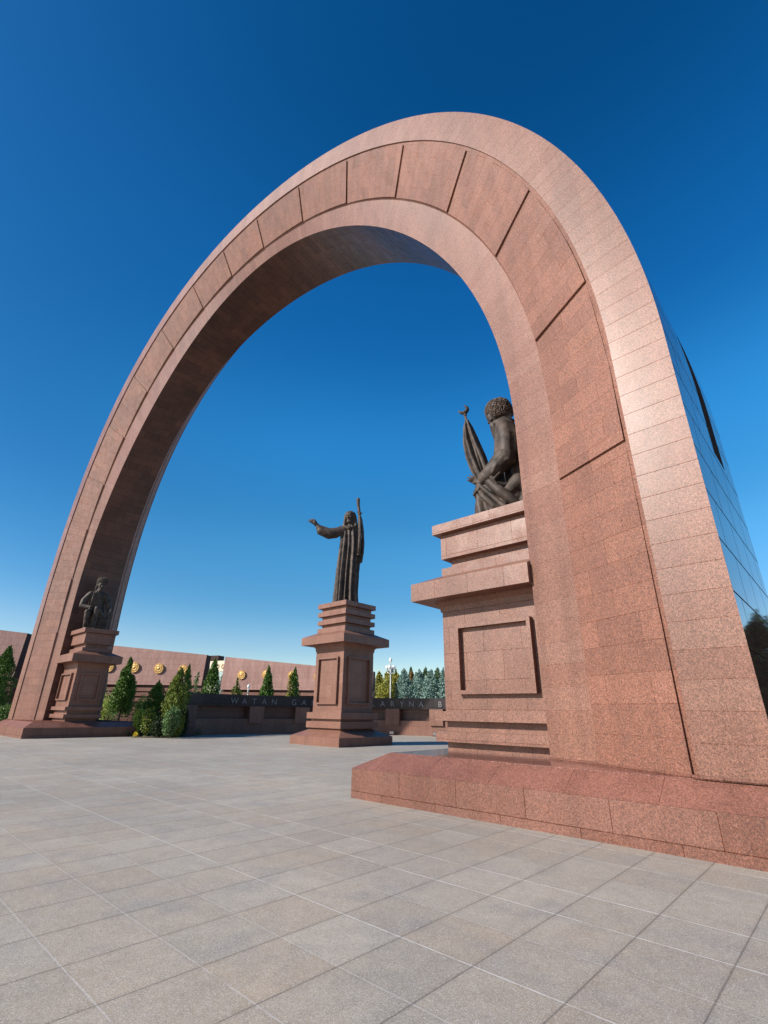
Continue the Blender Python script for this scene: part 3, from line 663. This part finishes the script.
b = MB(); b.limb([(-.50, -.52, 3.15), (-.55, -.52, 2.3), (-.58, -.52, 1.5)], [.028, .032, .045]); b.limb([(-.58, -.52, 1.5), (-.64, -.56, .2)], [.06, .085])
b.build('rifle', M['bronze'], st, uv=False)
b = MB(); b.limb([(.64, -.40, 1.46), (.60, -.42, 1.2), (.54, -.44, .84)], [.045, .035, .05]); b.build('dagger', M['bronze'], st, uv=False)

# ------------------------------------------------------------------ curved inscribed wall round the middle pedestal
RC = 12.7
def arc_solid(mb, r0, r1, z0, z1, f0, f1, step=2.0, mi=0):
    n = max(1, int(abs(f1 - f0) / step)); ring = []
    for i in range(n + 1):
        f = R(f0 + (f1 - f0) * i / n); c, s = -math.cos(f), math.sin(f)
        ring.append([mb.bm.verts.new((c * r, s * r, z)) for r, z in ((r0, z0), (r1, z0), (r1, z1), (r0, z1))])
    for a, b_ in zip(ring[:-1], ring[1:]):
        for j in range(4):
            k = (j + 1) % 4; mb.bm.faces.new((a[j], a[k], b_[k], b_[j]))
    mb.bm.faces.new(ring[0]); mb.bm.faces.new(ring[-1][::-1])
def arc_uv(me):
    uvl = me.uv_layers.new(name='UVMap')
    for p in me.polygons:
        for li in p.loop_indices:
            c = me.vertices[me.loops[li].vertex_index].co
            f = math.atan2(c.y, -c.x)
            if f < -math.pi / 2: f += 2 * math.pi
            uvl.data[li].uv = (f * RC, c.z if abs(p.normal.z) < .7 else math.hypot(c.x, c.y))
def arc_part(name, mat, parent, segs):
    b = MB()
    for s_ in segs: arc_solid(b, *s_)
    bmesh.ops.recalc_face_normals(b.bm, faces=b.bm.faces)
    me = bpy.data.meshes.new(name); b.bm.to_mesh(me); b.bm.free(); me.update(); arc_uv(me)
    return link_mesh(name, me, parent, mats=(mat,))
F0, F1 = -16.5, 196.5
aw = empty('inscribed_wall', (*CP, 0), label='low curved wall with a black granite lintel bearing raised letters, behind the middle pedestal', cat='wall')
arc_part('wall_base', M['ped'], aw, [(RC, RC + 1.1, 0, 1.02, F0, F1)])
arc_part('wall_niche', M['dark'], aw, [(RC + .55, RC + 1.0, 1.02, 1.86, F0 + .2, F1 - .2)])
lintel = arc_part('lintel', M['black'], aw, [(RC - .02, RC + 1.12, 1.86, 2.64, F0 - .1, F1 + .1)])
arc_part('end_block', M['dark'], aw, [(RC - .06, RC + 1.05, .0, 1.858, F0 + .05, F0 + 8)])
for k in range(12):
    f = 12.5 + 16.05 * k - 2.4
    arc_part('pilaster', M['ped'], aw, [(RC - .16, RC + .5, .72, 1.858, f, f + 5)])
# raised letters
def letter_objs(text, fstart, pitch, z, size):
    f = fstart
    for ch in text:
        if ch == ' ': f += pitch; continue
        cu = bpy.data.curves.new('letter', 'FONT'); cu.body = ch; cu.size = size; cu.extrude = .03; cu.align_x = 'CENTER'; cu.offset = .006
        tmp = bpy.data.objects.new('tmp', cu); col.objects.link(tmp)
        dg = bpy.context.evaluated_depsgraph_get(); me = bpy.data.meshes.new_from_object(tmp.evaluated_get(dg)); bpy.data.objects.remove(tmp)
        me.materials.clear(); o = link_mesh('letter', me, lintel, mats=(M['letter'],))
        a = R(f); px, py = -math.cos(a) * (RC - .055), math.sin(a) * (RC - .055)
        o.rotation_euler = (R(90), 0, math.atan2(math.cos(a), math.sin(a)) )
        o.location = (px, py, z); f += pitch
letter_objs('WATAN GAHRYMANLARYNA BAKY', 4.3, 3.52, 2.02, .56)

# ------------------------------------------------------------------ high walls behind, with gilded medallions
def ground_at(heading_deg, dist):       # heading measured from +y toward -x, as seen from the viewer's standpoint
    h = R(heading_deg); return Vector((-math.sin(h) * dist, math.cos(h) * dist, 0))
def high_wall(h0, d0, zt0, h1, d1, zt1, label, meds=(), thick=1.5):
    p0, p1 = ground_at(h0, d0), ground_at(h1, d1)
    L_ = (p1 - p0).length; ax = (p1 - p0).normalized(); ang = math.atan2(ax.y, ax.x)
    root = empty('high_wall', p0, ang, label=label, cat='wall', group='high granite walls behind the plaza')
    # front face along local X, viewer on local -Y; slight batter
    def slab(name, mat, y0b, y0t, za, zb0, zb1, x0=0, x1=L_, back=thick):
        b = MB(); lean = y0t - y0b
        v = [b.bm.verts.new(p) for p in ((x0, y0b, za), (x1, y0b, za), (x1, back, za), (x0, back, za), (x0, y0t, zb0), (x1, y0t, zb1), (x1, back, zb1), (x0, back, zb0))]
        for i, f in enumerate(((3, 2, 1, 0), (4, 5, 6, 7), (0, 1, 5, 4), (1, 2, 6, 5), (2, 3, 7, 6), (3, 0, 4, 7))):
            fc = b.bm.faces.new([v[k] for k in f]); fc.material_index = 1 if (i == 3 and mat is M['wallstone']) else 0  # end face takes the stone with shade in its colour
        return b.build(name, (mat, M['shade_dark_stone']) if mat is M['wallstone'] else mat, root)
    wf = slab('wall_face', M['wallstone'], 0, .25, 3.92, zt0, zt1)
    for z0 in (3.30, 2.82, 2.3): slab('ledge', M['ped'], .12, .12, z0, z0 + .34, z0 + .34)
    slab('wall_foot', M['dark'], .5, .5, 0, 3.9, 3.9)
    for x, z in meds:
        b = MB(); r = .52; c = Vector((x, .06, z))
        rings = []
        for d, rr in ((.25, r), (-.08, r), (-.11, r * .93), (-.095, r * .80), (-.13, r * .55), (-.11, r * .36), (-.16, r * .14)):
            rings.append([(c.x + rr * (1 + (.02 * math.cos(8 * a_))) * math.cos(a_), c.y + d, c.z + rr * (1 + (.02 * math.cos(8 * a_))) * math.sin(a_)) for a_ in [2 * math.pi * k / 48 for k in range(48)]])
        b.loft(rings, smooth=False)
        for k in range(8):
            a_ = 2 * math.pi * k / 8; b.ball((c.x + r * .72 * math.cos(a_), c.y - .08, c.z + r * .72 * math.sin(a_)), .06, n=8)
        b.build('medallion', M['gold'], wf, uv=False, recalc=True)
    return root, L_
HW = []
WALLS = []
def heading_px(px, py=None):          # heading of an image column near the horizon (design aid used for placing far things)
    y = py if py else py_hz(px)
    d = fw + rt2 * ((px - 384) / 481.0247) + up2 * ((512 - y) / 481.0247)
    return math.degrees(math.atan2(-d.x, d.y))
def py_hz(px):
    lo, hi = 600., 800.
    for _ in range(40):
        mid = (lo + hi) / 2
        d = fw + rt2 * ((px - 384) / 481.0247) + up2 * ((512 - mid) / 481.0247)
        if d.z > 0: lo = mid
        else: hi = mid
    return lo
def elev(px, py, dist):      # height of an image point at a given horizontal distance
    d = fw + rt2 * ((px - 384) / 481.0247) + up2 * ((512 - py) / 481.0247)
    return 1.6 + d.z / math.hypot(d.x, d.y) * dist
def wall_px(pa, ta, da, pb, tb, db, label, med_px=(), med_y=670):
    za, zb = elev(pa, ta, da), elev(pb, tb, db)
    p0, p1 = ground_at(heading_px(pa, ta), da), ground_at(heading_px(pb, tb), db)
    meds = []
    for mp, my in med_px:
        d = ground_at(heading_px(mp, my), 1.0); 
        # intersect ray with wall line
        ax = p1 - p0; den = d.x * ax.y - d.y * ax.x; t = (p0.x * ax.y - p0.y * ax.x) / den; q_ = d * t
        meds.append(((q_ - p0).length, elev(mp, my, t)))
    return high_wall(heading_px(pa, ta), da, za, heading_px(pb, tb), db, zb, label, meds)
wall_px(-150, 612, 62, 26, 632.8, 54, 'far left high granite wall cut by the picture edge, behind the left leg')
wall_px(60, 640.0, 65.0, 206, 654.6, 57, 'high granite wall with gold medallions, left of the cream sign', [(109, 667), (134.3, 667.5), (158.7, 668.6), (183.3, 670)])
wall_px(224.5, 656.6, 67.0, 373, 671.2, 60.5, 'high granite wall with gold medallions, between the cream sign and the middle pedestal', [(241.5, 675), (266, 674.5), (292, 675.5), (318, 677), (344, 679)])
# cream sign between the two walls
pa, pb = ground_at(heading_px(203.5, 665), 73.5), ground_at(heading_px(226.5, 665), 71.2)
ang = math.atan2((pb - pa).y, (pb - pa).x); W_ = (pb - pa).length; z1 = elev(215, 660.7, 72.2); z0 = elev(215, 671.3, 72.2); z2 = elev(213, 655.3, 72.2)
sg = empty('sign_beam', pa, ang, label='cream board with golden rings under a dark slab, in the gap between two high walls', cat='sign')
b = MB(); b.box(0, W_, 0, .5, z0, z1); b.build('board', M['cream'], sg)
b = MB(); b.box(-.3, W_ * .62, -.05, 1.2, z1 + .004, z2); b.build('slab', M['shade_dark_stone'], sg)
b = MB(); b.box(-.2, .25, .1, .9, 0, z0 - .004); b.build('pier', M['cream'], sg)
b = MB()
for k in range(4):
    cx_ = W_ * (.22 + .21 * k); cz_ = (z0 + z1) / 2 - .05; prev = None
    for i in range(17):
        a = 2 * math.pi * i / 16; p = (cx_ + .17 * math.cos(a), -.03, cz_ + .27 * math.sin(a))
        if prev: b.cyl(prev, p, .04, .04, n=6)
        prev = p
b.build('ring_ornament', M['gold'], sg, uv=False)

# ------------------------------------------------------------------ street lamps
def street_lamp(px, dist, top_py, label, arms=4, gr=.3):
    p = ground_at(heading_px(px, top_py + 8), dist); h = elev(px, top_py, dist)
    root = empty('street_lamp', p, 0, label=label, cat='street lamp')
    b = MB(); b.cyl((0, 0, 0), (0, 0, h * .12), .15, .12, n=14); b.cyl((0, 0, h * .12), (0, 0, h - .9), .075, .055, n=12); b.cyl((0, 0, h - .9), (0, 0, h - .35), .07, .06, n=10)
    b.build('pole', M['white'], root, uv=False)
    if arms:
        b = MB()
        for k in range(arms):
            a = 2 * math.pi * k / arms + .5; c, s = math.cos(a), math.sin(a)
            b.cyl((0, 0, h - 1.8), (c * .38, s * .38, h - 1.6), .045, .04, n=8); b.cyl((c * .38, s * .38, h - 1.6), (c * .4, s * .4, h - 1.25), .04, .04, n=8)
        b.build('arm', M['white'], root, uv=False)
        for k in range(arms):
            a = 2 * math.pi * k / arms + .5; b = MB(); b.ball((math.cos(a) * .4, math.sin(a) * .4, h - 1.05), (gr * .8, gr * .8, gr), n=14); b.build('globe', M['lampglass'], root, uv=False)
    b = MB(); b.ball((0, 0, h - .25), (gr * .75, gr * .75, gr * 1.1), n=14); b.build('globe', M['lampglass'], root, uv=False)
street_lamp(390.6, 58, 657.8, 'tall white lamp post with a cluster of globes in front of the spruces', 4, .24)
street_lamp(248, 50, 683.6, 'short white garden lamp in front of the medallion wall', 0, .17)
for k, (px, py, lb) in enumerate(((388, 736.2, 'small ground floodlight nearer the middle pedestal, at the foot of the curved wall'), (431, 736.6, 'small ground floodlight beside the right pedestal, at the foot of the curved wall'))):
    f = (61, 77)[k]; a = R(f)
    loc = (CP[0] - math.cos(a) * (RC - .5), CP[1] + math.sin(a) * (RC - .5), 0)
    root = empty('floodlight', loc, R(90 - f), label=lb, cat='floodlight', group='ground floodlights')
    b = MB(); b.box(-.16, .16, -.10, .10, .08, .26, .02); b.build('housing', M['letter'], root)
    b = MB(); b.cyl((-.18, 0, 0), (-.18, 0, .2), .015); b.cyl((.18, 0, 0), (.18, 0, .2), .015); b.box(-.2, .2, -.06, .06, 0, .02); b.build('bracket', M['dark'], root)

# ------------------------------------------------------------------ vegetation
def leaf_mesh(name, pts, size, mat, updir=.3, asp=2.2, jit=.5, outward=None):
    """many small diamond leaves; pts (n,3)"""
    n = len(pts); d = rng.normal(size=(n, 3)); 
    if outward is not None: d = d * jit + outward
    d[:, 2] += updir; d /= np.linalg.norm(d, axis=1)[:, None]
    s = np.cross(d, rng.normal(size=(n, 3))); s /= np.linalg.norm(s, axis=1)[:, None] + 1e-9
    sz = size * rng.uniform(.6, 1.35, n)[:, None]
    a = pts - d * sz * .5; c = pts + d * sz * .5; b1 = pts + s * sz / asp * .5; b2 = pts - s * sz / asp * .5
    V = np.stack([a, b1, c, b2], 1).reshape(-1, 3)
    me = bpy.data.meshes.new(name); F = np.arange(4 * n).reshape(n, 4)
    me.vertices.add(4 * n); me.vertices.foreach_set('co', V.astype(np.float32).ravel())
    me.loops.add(4 * n); me.loops.foreach_set('vertex_index', F.ravel().astype(np.int32))
    me.polygons.add(n); me.polygons.foreach_set('loop_start', (np.arange(n) * 4).astype(np.int32)); me.polygons.foreach_set('loop_total', np.full(n, 4, np.int32))
    me.update(calc_edges=True); me.validate(); me.materials.append(mat)
    return me
def cone_pts(h, r, n, z0=.0, power=1.0, lob=.25, nl=26):
    """clumped shell of a conifer: lobes (twig clumps) set on a tapering profile"""
    out = []; outd = []
    for k in range(nl):
        z = z0 + (h - z0) * (rng.uniform(0, 1) ** 1.15)
        f = (z - z0) / (h - z0); prof = r * (math.sin(math.pi * min(1, (f * .80 + .20) ** power)) ** .75 if f < 1 else 0) * rng.uniform(.82, 1.04)
        a = rng.uniform(0, 2 * math.pi); cr = prof * .62
        c = np.array((math.cos(a) * cr, math.sin(a) * cr, z)); m_ = n // nl
        g = rng.normal(size=(m_, 3)); g /= np.linalg.norm(g, axis=1)[:, None]
        q_ = c + g * np.array((prof * .42 + .04, prof * .42 + .04, (h - z0) * .085)) * rng.uniform(.5, 1.0, (m_, 1)) ** .4
        out.append(q_); outd.append(g)
    # leader
    m_ = max(20, n // 40); t = rng.uniform(0, 1, m_); q_ = np.stack([rng.normal(0, .03 * r, m_) * (1.5 - t), rng.normal(0, .03 * r, m_) * (1.5 - t), h * (.86 + .14 * t)], 1); out.append(q_); outd.append(np.tile((0, 0, 1.), (m_, 1)))
    return np.concatenate(out), np.concatenate(outd)
def conifer(name, px, dist, top_py, width_px, mat, label, cat='tree', group=None, n=3500, leaf=.13, base_z=0.0, power=1.0, nl=60, bot=.05, h=None, updir=.7, loc=None):
    p = loc or ground_at(heading_px(px, (top_py + 705) / 2 if top_py else None), dist)
    h = (h or elev(px, top_py, dist)) - base_z
    r = width_px / 481 * dist * .5 * .92 if width_px else h * .42
    root = empty(name, (p[0], p[1], base_z), rng.uniform(0, 6), label=label, cat=cat, group=group)
    pts, od = cone_pts(h, r, n, z0=h * bot, power=power, nl=nl)
    link_mesh('crown', leaf_mesh('crown', pts, leaf, mat, updir=updir, outward=od * .6, jit=.5), root)
    b = MB(); b.cyl((0, 0, 0), (0, 0, h * .5), max(.05, h * .02), max(.03, h * .012), n=8); b.cyl((0, 0, h * .5), (0, 0, h * .93), max(.03, h * .012), .012, n=6)
    for k in range(10):
        z = h * (.15 + .07 * k); a = rng.uniform(0, 6.28); L_ = r * .55 * (1 - z / h)
        b.cyl((0, 0, z), (math.cos(a) * L_, math.sin(a) * L_, z + L_ * .5), .02, .008, n=5)
    b.build('trunk', M['bark'], root, uv=False)
    return root
GT = 'conical evergreens planted around the curved wall'
conifer('cypress_tree', 1, 50, 650, 24, M['thuja'], 'dark conical evergreen at the left picture edge beside the arch leg', group=GT, n=14000, leaf=.17, nl=140, bot=.02)
conifer('cypress_tree', 126, 46, 660, 20, M['thuja'], 'teardrop-shaped dark evergreen just right of the far left pedestal', group=GT, n=16000, leaf=.15, nl=150, power=.72, bot=.24)
conifer('cypress_tree', 103.5, 56, 671, 8, M['thuja'], 'narrow dark evergreen half hidden behind the far left pedestal', group=GT, n=2500, leaf=.14, nl=40)
conifer('cypress_tree', 157, 38.5, 684, 23, M['thuja'], 'low dark evergreen between the teardrop one and the tall yellowish one', group=GT, n=10000, leaf=.13, nl=110)
conifer('cypress_tree', 178, 35, 671, 23, M['thuja_y'], 'tall yellow-green evergreen hiding the left end of the inscribed wall', group=GT, n=14000, leaf=.13, nl=140, bot=.02)
conifer('cypress_tree', 186, 37, 668, 14, M['thuja'], 'dark evergreen leaning against the tall yellow-green one', group=GT, n=3500, leaf=.13, nl=50)
conifer('cypress_tree', 195.5, 44, 673, 9, M['shrub_g'], 'thin sparse young conifer left of the cream sign', group=GT, n=700, leaf=.15, nl=40)
conifer('cypress_tree', 212, 43, 662, 21, M['thuja'], 'broad evergreen above the inscribed wall in front of the cream sign', group=GT, n=11000, leaf=.15, nl=120, power=.8)
conifer('cypress_tree', 236, 44, 681, 17, M['thuja_y'], 'short bushy evergreen peeping over the inscribed wall beside the garden lamp', group=GT, n=2500, leaf=.15, nl=50, power=.8)
conifer('cypress_tree', 267, 44, 669, 17, M['thuja'], 'slim evergreen above the letters of the inscribed wall, halfway to the pedestal', group=GT, n=9000, leaf=.15, nl=110, power=.8)
conifer('cypress_tree', 294, 44, 671, 16, M['thuja'], 'evergreen with a yellowing side just left of the middle pedestal', group=GT, n=8000, leaf=.15, nl=100, power=.8)
conifer('cypress_tree', 290, 43.5, 672, 9, M['larch'], 'yellow-orange small conifer pressed against the evergreen left of the middle pedestal', group=GT, n=900, leaf=.15, nl=30, power=.8)
SP = 'trees in the background row'
bgt = [(379, 84, 675, 12, 'larch', 'yellow-green tree nearest the middle pedestal in the background row'),
       (387, 80, 674, 13, 'larch', 'yellow-green tree just left of the lamp post'), (396, 82, 673.5, 13, 'larch', 'yellow-green tree just right of the lamp post'),
       (391, 90, 671, 12, 'spruce_g', 'dark pointed conifer rising behind the lamp post'),
       (404, 80, 672, 14, 'spruce', 'blue spruce, first one right of the lamp post'), (412, 84, 674, 9, 'autumn', 'rusty orange tree between two blue spruces'),
       (411, 92, 671, 9, 'spruce_g', 'dark pointed conifer behind the rusty orange tree'),
       (419, 80, 673, 16, 'spruce', 'pale blue spruce in the middle of the gap'), (426, 88, 671.5, 13, 'spruce_g', 'green pointed conifer behind the pale blue spruces'),
       (431, 79, 673, 15, 'spruce', 'broad blue spruce left of the right pedestal'), (438, 84, 671.5, 13, 'spruce_g', 'green spruce behind the broad blue one'),
       (444, 79, 672, 14, 'spruce', 'blue spruce cut off by the right pedestal')]
for px, d, tp, w, mt, lb in bgt:
    conifer('background_tree', px, d, tp - 1, w * 1.7, M[mt], lb, group=SP, n=7000, leaf=.28, nl=120, updir=.2)
conifer('background_tree', 222, 78, 674, 14, M['spruce'], 'pale tree glimpsed below the cream sign', group=SP, n=1500, leaf=.3, nl=40)
# dark trees to the right of the arch: seen only as a reflection in its polished outer face
for i, (x, y, h) in enumerate(((1.6, 36, 6.6), (3.8, 38, 7.4), (.2, 44, 8.0), (6.4, 42, 8.5), (2.6, 50, 9.2), (5, 54, 8.4))):
    conifer('conifer_tree', 0, 0, 0, 0, M['darkleaf'], 'dark tree mirrored in the polished outer side of the arch', n=9000, leaf=.25, nl=110, h=h, loc=(x, y, 0), group='trees right of the arch, mirrored in its side', power=.8, bot=.03)

def shrub(px, py, dist, w, h_px, mat, label, n=1500, leaf=.12, group='low shrubs in the planting bed', name='shrub'):
    p = ground_at(heading_px(px), dist); r = w / 481 * dist * .5 * .92; h = max(.3, h_px / 481 * dist * .92)
    root = empty(name, p, 0, label=label, cat='shrub' if name == 'shrub' else 'flowers', group=group)
    pts = []; od = []
    for k in range(14):
        a = rng.uniform(0, 6.28); q_ = rng.uniform(0, .62) * r; c = np.array((math.cos(a) * q_, math.sin(a) * q_, h * rng.uniform(.3, .68)))
        g = rng.normal(size=(n // 14, 3)); g /= np.linalg.norm(g, axis=1)[:, None]
        pts.append(c + g * np.array((r * .42, r * .42, h * .34)) * rng.uniform(.55, 1, (n // 14, 1))); od.append(g)
    pts = np.concatenate(pts); od = np.concatenate(od); pts[:, 2] = np.abs(pts[:, 2])
    link_mesh('foliage', leaf_mesh('foliage', pts, leaf, mat, outward=od * .6), root)
    b = MB()
    for k in range(6):
        a = rng.uniform(0, 6.28); b.cyl((0, 0, 0), (math.cos(a) * r * .5, math.sin(a) * r * .5, h * .7), .025, .01, n=5)
    b.build('stem', M['bark'], root, uv=False)
shrub(107, 0, 50, 30, 30, M['shrub'], 'bright yellow-green bush beside the far left pedestal', 2600)
shrub(112, 0, 52, 18, 36, M['shrub_g'], 'grey-green bush behind the bright bush near the far left pedestal', 1600)
shrub(141, 0, 42, 24, 36, M['shrub'], 'light green bush behind and between the two dark evergreens', 2200)
shrub(141, 0, 36.5, 16, 24, M['shrub'], 'rounded yellow-green bush at the edge of the paving', 1800)
shrub(150, 0, 35.5, 18, 26, M['thuja_y'], 'green bush next to the yellow flowers', 2000)
shrub(163, 0, 34.5, 20, 20, M['darkleaf'], 'very dark low bush at the edge of the paving', 2200)
shrub(173, 0, 33.6, 17, 30, M['shrub_g'], 'green bush at the left end of the inscribed wall', 2400)
shrub(186, 0, 35.5, 14, 30, M['darkleaf'], 'dark bush tucked behind the end of the inscribed wall', 1500)
shrub(8, 0, 47, 26, 22, M['thuja'], 'dense dark bush at the left picture edge', 2200)
shrub(140.5, 0, 35.4, 7, 4.2, M['flower'], 'small clump of yellow flowers at the paving edge', 260, .10, None, 'flower_clump')
shrub(99, 0, 48, 9, 15, M['white'], 'clump of white flowers by the far left pedestal', 160, .10, None, 'flower_clump')
# planting bed with ground cover
bed = [ground_at(heading_px(p_), d_) for p_, d_ in ((-60, 46), (60, 42), (95, 37), (125, 40), (137, 35), (172, 34), (200, 36.5), (215, 42), (215, 56), (95, 58), (-60, 56))]
me = bpy.data.meshes.new('planting_bed'); me.from_pydata([(v.x, v.y, .03) for v in bed], [], [tuple(range(len(bed)))]); me.update()
if me.polygons[0].normal.z < 0: me.flip_normals()
tag(link_mesh('planting_bed', me, mats=(M['soil'],)), kind='structure')
pts = []
while len(pts) < 9000:
    px_, dd = rng.uniform(-60, 205), rng.uniform(36, 48)
    if px_ > 150 and dd < 37.5: continue
    if px_ < 60 and dd < 43: continue
    v = ground_at(heading_px(px_), dd); pts.append((v.x, v.y, rng.uniform(.05, .3)))
o = link_mesh('ground_cover', leaf_mesh('ground_cover', np.array(pts), .22, M['grass'], updir=1.2)); tag(o, 'low green ground cover in the planting bed behind the arch', 'ground cover', kind='stuff')
